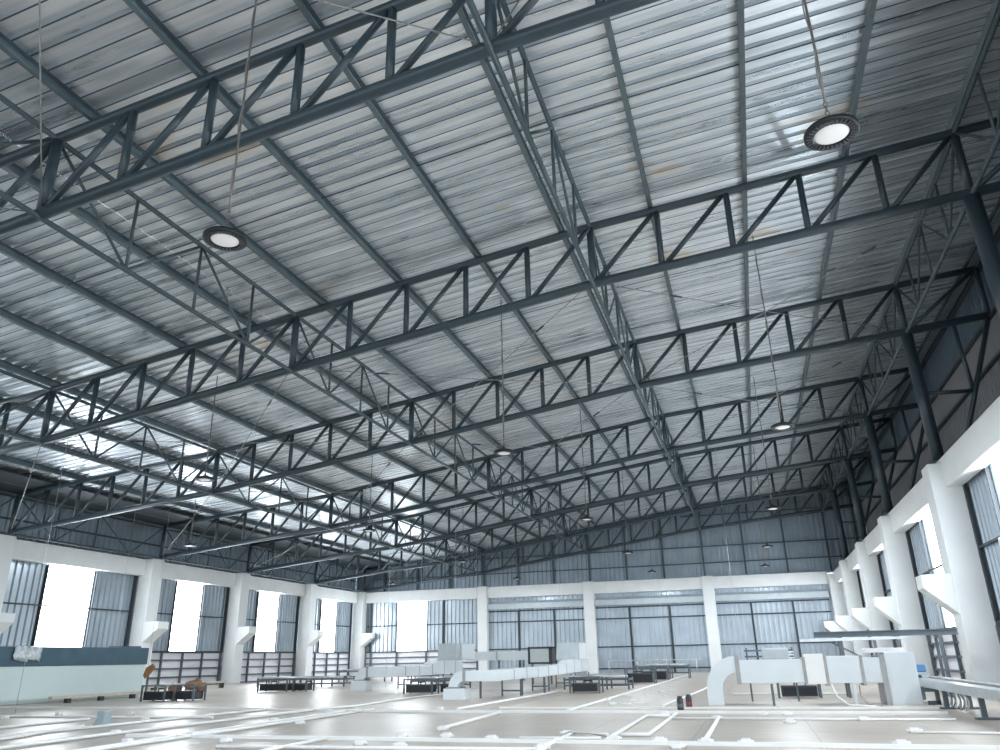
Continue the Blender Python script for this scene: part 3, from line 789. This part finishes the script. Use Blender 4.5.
for p_, q_ in (((4.25, 2.5, -6.73), (4.58, 2.5, -6.73)), ((4.55, 2.5, -6.75), (4.55, 2.5, FL+.02)), ((4.40, 2.5, FL+.03), (4.58, 2.5, FL+.03))):
    MB().bar(p_, q_, .06, .05, up=(0, 1, 0)).build('arm', 'rack', t)
for k in range(6):
    yy = .75+.26*k
    pts = [(4.55+.02*math.cos(a*2), yy+.10*math.cos(a), FL+.13+.11*math.sin(a)) for a in [2*PI*j/18 for j in range(19)]]
    o = MB().tube(pts, .010, 6, cap=False).build('conduit_coil', 'wire' if k % 2 else 'galv', loc=(4.55, yy, FL))
    tag(o, ('dull grey' if k % 2 else 'shiny grey')+' flexible conduit coil hanging below the channel, %s from the dark bracket' % ORD[5-k], 'coil', 'flexible conduit coils')
lump((4.75, -.95, FL), .16, .14, .05, 21, 'crumpled grey plastic bundle beside the channel foot', 'plastic_bundle', 'film')
t = thing('drill_case', 'small blue and green thing on a sheet beside the tall box', 'tool', (4.62, 4.0, FL))
MB().box(4.5, 4.72, 3.9, 4.1, -6.50, -6.38).build('body', 'blue', t, bevel=.02)
MB().box(4.52, 4.76, 3.88, 4.1, -6.55, -6.50).build('tray', 'greybox', t)
MB().box(4.58, 4.64, 3.96, 4.02, FL, -6.55).build('stand', 'rack', t)
# loose cables under the right duct
for i, pts in enumerate(([(3.02, 2.3, -6.64), (3.06, 2.1, -6.8), (3.2, 2.0, -6.92), (3.5, 2.0, -6.935)], [(3.45, 2.5, -6.66), (3.42, 2.3, -6.8), (3.5, 2.2, -6.93), (3.7, 2.15, -6.935)])):
    tag(MB().tube(pts, .011, 6).build('loose_cable', 'pvc' if i == 0 else 'wire', loc=pts[-1]), ['loose white cable drooping from the right duct to the floor', 'loose grey cable drooping before the tall box'][i], 'cable')

# ------------------------------------------------------------------ conduits on the floor
CZ = FL+.03
CD = [
 ('pale trunking crossing the floor just below the bulkhead end', .016, [(-14.0, 1.55), (-7.04, 1.15), (-5.14, .74)]),
 ('white conduit running up to the left side of the grey-blue enclosure', .018, [(-8.13, -4.6), (-8.2, -1.39)]),
 ('white conduit running to the near side of the grey-blue enclosure', .018, [(-6.4, -4.8), (-7.1, -2.6)]),
 ('white conduit from the lower left corner toward the left fan units', .02, [(-5.61, -5.5), (-5.66, -3.77), (-5.51, 1.0)]),
 ('thick white conduit right of the lower left corner, joining the long trunking', .018, [(-4.45, -6.2), (-4.63, -3.66), (-4.75, 1.0)]),
 ('white conduit branching beside the thick one at the lower left', .018, [(-4.40, -5.6), (-4.45, 1.0)]),
 ('short white conduit at the bottom edge between the lower left trunkings', .018, [(-2.6, -5.6), (-2.62, -3.8)]),
 ('wide pale trunking crossing the whole foreground nearest the bottom edge', .017, [(-5.33, -3.72), (4.6, -3.82)]),
 ('thin white conduit along the bottom edge left of centre', .018, [(-3.34, -4.7), (.0, -4.5)]),
 ('white conduit curving away toward the left duct floor box', .018, [(-5.6, .84), (-5.3, 1.99), (-5.5, 5.41), (-5.2, 8.6)]),
 ('short white conduit left of centre ending at the long trunking', .022, [(-1.79, -2.6), (-1.92, .2)]),
 ('white conduit running back along the middle duct', .022, [(-2.92, 1.0), (-2.81, 7.36)]),
 ('long white conduit running straight back to the end wall at centre', .022, [(-.96, .5), (-.92, 24.)]),
 ('white conduit loop, left side, right of centre', .020, [(.39, -3.6), (.37, -.3), (.69, -.32)]),
 ('white conduit loop, right side, right of centre', .020, [(.44, -3.04), (.74, -3.01), (.73, .2)]),
 ('short white conduit between the trunkings before the right duct elbow', .022, [(1.34, -3.6), (1.35, -.70)]),
 ('short bent white conduit at the bottom centre', .022, [(-.06, -4.6), (-.12, -2.93), (.32, -3.11)]),
 ('thin white conduit parallel and nearer to the long centre trunking', .014, [(.73, -.69), (4.1, -.70)]),
 ('thick white trunking crossing the middle of the floor before the duct elbow', .018, [(-5.14, .55), (4.24, .40)]),
 ('pale trunking crossing the floor just behind the thick one', .013, [(-2.35, 1.52), (4.43, 1.55)]),
 ('thin white conduit from the far right box to the right edge', .012, [(3.35, -2.35), (4.9, -2.45)]),
 ('white conduit behind the canisters running toward the end wall', .020, [(.35, 1.8), (.62, 8.5), (.7, 15.)]),
 ('white conduit crossing below the bulkhead toward the left', .018, [(-11.5, -1.0), (-6.2, -1.0)]),
 ('white conduit left of the thick one, reaching the bulkhead foot', .018, [(-6.93, -4.4), (-6.55, .9)]),
 ('short thin white conduit across the bottom centre', .014, [(-.55, -3.43), (.3, -3.38)]),
 ('white conduit seen below the right duct', .018, [(1.35, 6.0), (3.6, 6.0)]),
]
for lb, rad, pts in CD:
    m = MB()
    p3 = [(x, y, FL+rad) for x, y in pts]
    if 'trunking' in lb and 'joining' not in lb and 'between' not in lb and 'ending' not in lb and 'parallel' not in lb:
        for a_, b_ in zip(p3, p3[1:]): m.bar((a_[0], a_[1], FL+rad), (b_[0], b_[1], FL+rad), rad*3.2, rad*2)
    else: m.tube(p3, rad, 8)
    tag(m.build('conduit', 'pvc', loc=(pts[0][0], pts[0][1], FL)), lb, 'conduit', 'white floor conduits')
BX = [(-9.93, -.32), (-10.06, -1.28), (-5.8, -3.4), (-8.42, -.27), (-3.63, -4.15), (-4.75, -4.35), (-6.69, -.44), (-7.02, -1.52), (-2.0, -4.2),
      (-1.9, -3.4), (-1.5, -4.34), (-1.4, -3.35), (-4.04, .85), (-.82, -3.55), (-4.86, -1.38), (-.08, -4.3), (-.16, -2.94), (.45, -3.45), (.91, -3.55),
      (.56, .2), (1.35, -3.55), (1.33, -.66), (1.72, -3.6), (1.12, -4.05), (2.22, .13), (2.2, -1.25), (3.08, -.70), (3.38, -2.3), (3.06, -3.55), (3.49, 1.55),
      (-6.69, -3.95), (-4.55, -3.54), (-4.13, -1.87), (-3.29, 1.14), (-.93, 3.89), (-.75, 5.5), (-.6, 2.56), (-1.79, -2.5), (1.9, .15)]
bx0 = None
for i, (x, y) in enumerate(BX):
    if bx0 is None:
        bx0 = thing('junction_box', 'small white square junction box on the conduit-strewn floor', 'junction box', (x, y, FL), 'white junction boxes')
        MB().box(x-.045, x+.045, y-.045, y+.045, FL, FL+.042).build('body', 'pvc', bx0, bevel=.008)
        MB().box(x-.04, x+.04, y-.04, y+.04, FL+.042, FL+.048).build('lid', 'slat', bx0, bevel=.004)
        MB().tube([(x-.075, y, FL+.02), (x+.075, y, FL+.02)], .015, 8).build('spigot', 'pvc', bx0)
    else:
        c = copy_tree(bx0); c.location = (x, y, FL)
# scraps
rr = random.Random(3)
for i in range(9):
    x, y = rr.uniform(-.6, .1), rr.uniform(2.6, 9.)
    a_ = rr.uniform(0, PI); w_ = rr.uniform(.05, .12)
    m = MB(); m.bar((x-w_*math.cos(a_), y-w_*math.sin(a_), FL+.008), (x+w_*math.cos(a_), y+w_*math.sin(a_), FL+.008), .09, .014)
    tag(m.build('white_scrap', 'pvc', loc=(x, y, FL)), 'small white offcut lying right of the straight centre conduit', 'scrap', 'white offcuts on the floor')

# hanger wires of the loft floor
WX = [(-11.3, 0., 'falling from the second truss at the left'), (-13.4, 5.64, 'wire left of the second left window'),
      (-14.6, 5.64, 'wire before the first left window'), (-9.6, 12.1, 'wire before the third left window'), (-8.4, 17.6, 'wire by the end wall window'),
      (-5., 17.6, 'wire above the middle duct'), (-4.2, 23.35, 'wire beside the middle end wall column'), (-1.8, 23.35, 'wire right of the middle end wall column'),
      (-10.8, 17.6, 'wire left of the left duct'), (-7.2, 12.1, 'wire over the left duct run'), (1.5, 12.1, 'wire above the right duct elbow')]
for x, y, lb in WX:
    o = MB().tube([(x, y, FL), (x, y, zb(x)-.07)], .0045, 5).build('hanger_wire', 'galv', loc=(x, y, FL))
    tag(o, 'thin steel hanger wire to the floor, '+lb, 'wire', 'floor hanger wires')

# ------------------------------------------------------------------ raise everything so that the floor is at zero
for o in list(sc.objects):
    if o.parent is None: o.location.z += ZO
for o in list(sc.objects):
    if '_w' in o: del o['_w']

# ------------------------------------------------------------------ daylight, camera
wd = bpy.data.worlds.new('World'); sc.world = wd; wd.use_nodes = True
bg = wd.node_tree.nodes['Background']; bg.inputs[0].default_value = (.80, .90, 1., 1); bg.inputs[1].default_value = 1.2
cam = bpy.data.cameras.new('camera'); co = bpy.data.objects.new('camera', cam); COL.objects.link(co); sc.camera = co
cam.sensor_fit = 'HORIZONTAL'; cam.sensor_width = 36.; cam.lens = 749.145*36/1000; cam.clip_start = .05; cam.clip_end = 200
Rv = Vector((.9525734248078237, .30382804064970714, -.017099475572458823)); Uv = Vector((.12299649321211804, -.3330089268823263, .934867326027711)); Fv = Vector((-.2783446299237954, .8926330460263279, .3545852375112986))
mat = Matrix((Rv, Uv, -Fv)).transposed().to_4x4(); mat.translation = Vector((1.90186, -11.75332, -6.1641+ZO))
co.matrix_world = mat
vs_ = sc.view_settings
vs_.view_transform = 'Standard'; vs_.look = 'None'; vs_.gamma = 1.; vs_.use_curve_mapping = False; vs_.exposure = 1.12
sc.display_settings.display_device = 'sRGB'
sc.cycles.max_bounces = 8; sc.cycles.diffuse_bounces = 5; sc.cycles.glossy_bounces = 4
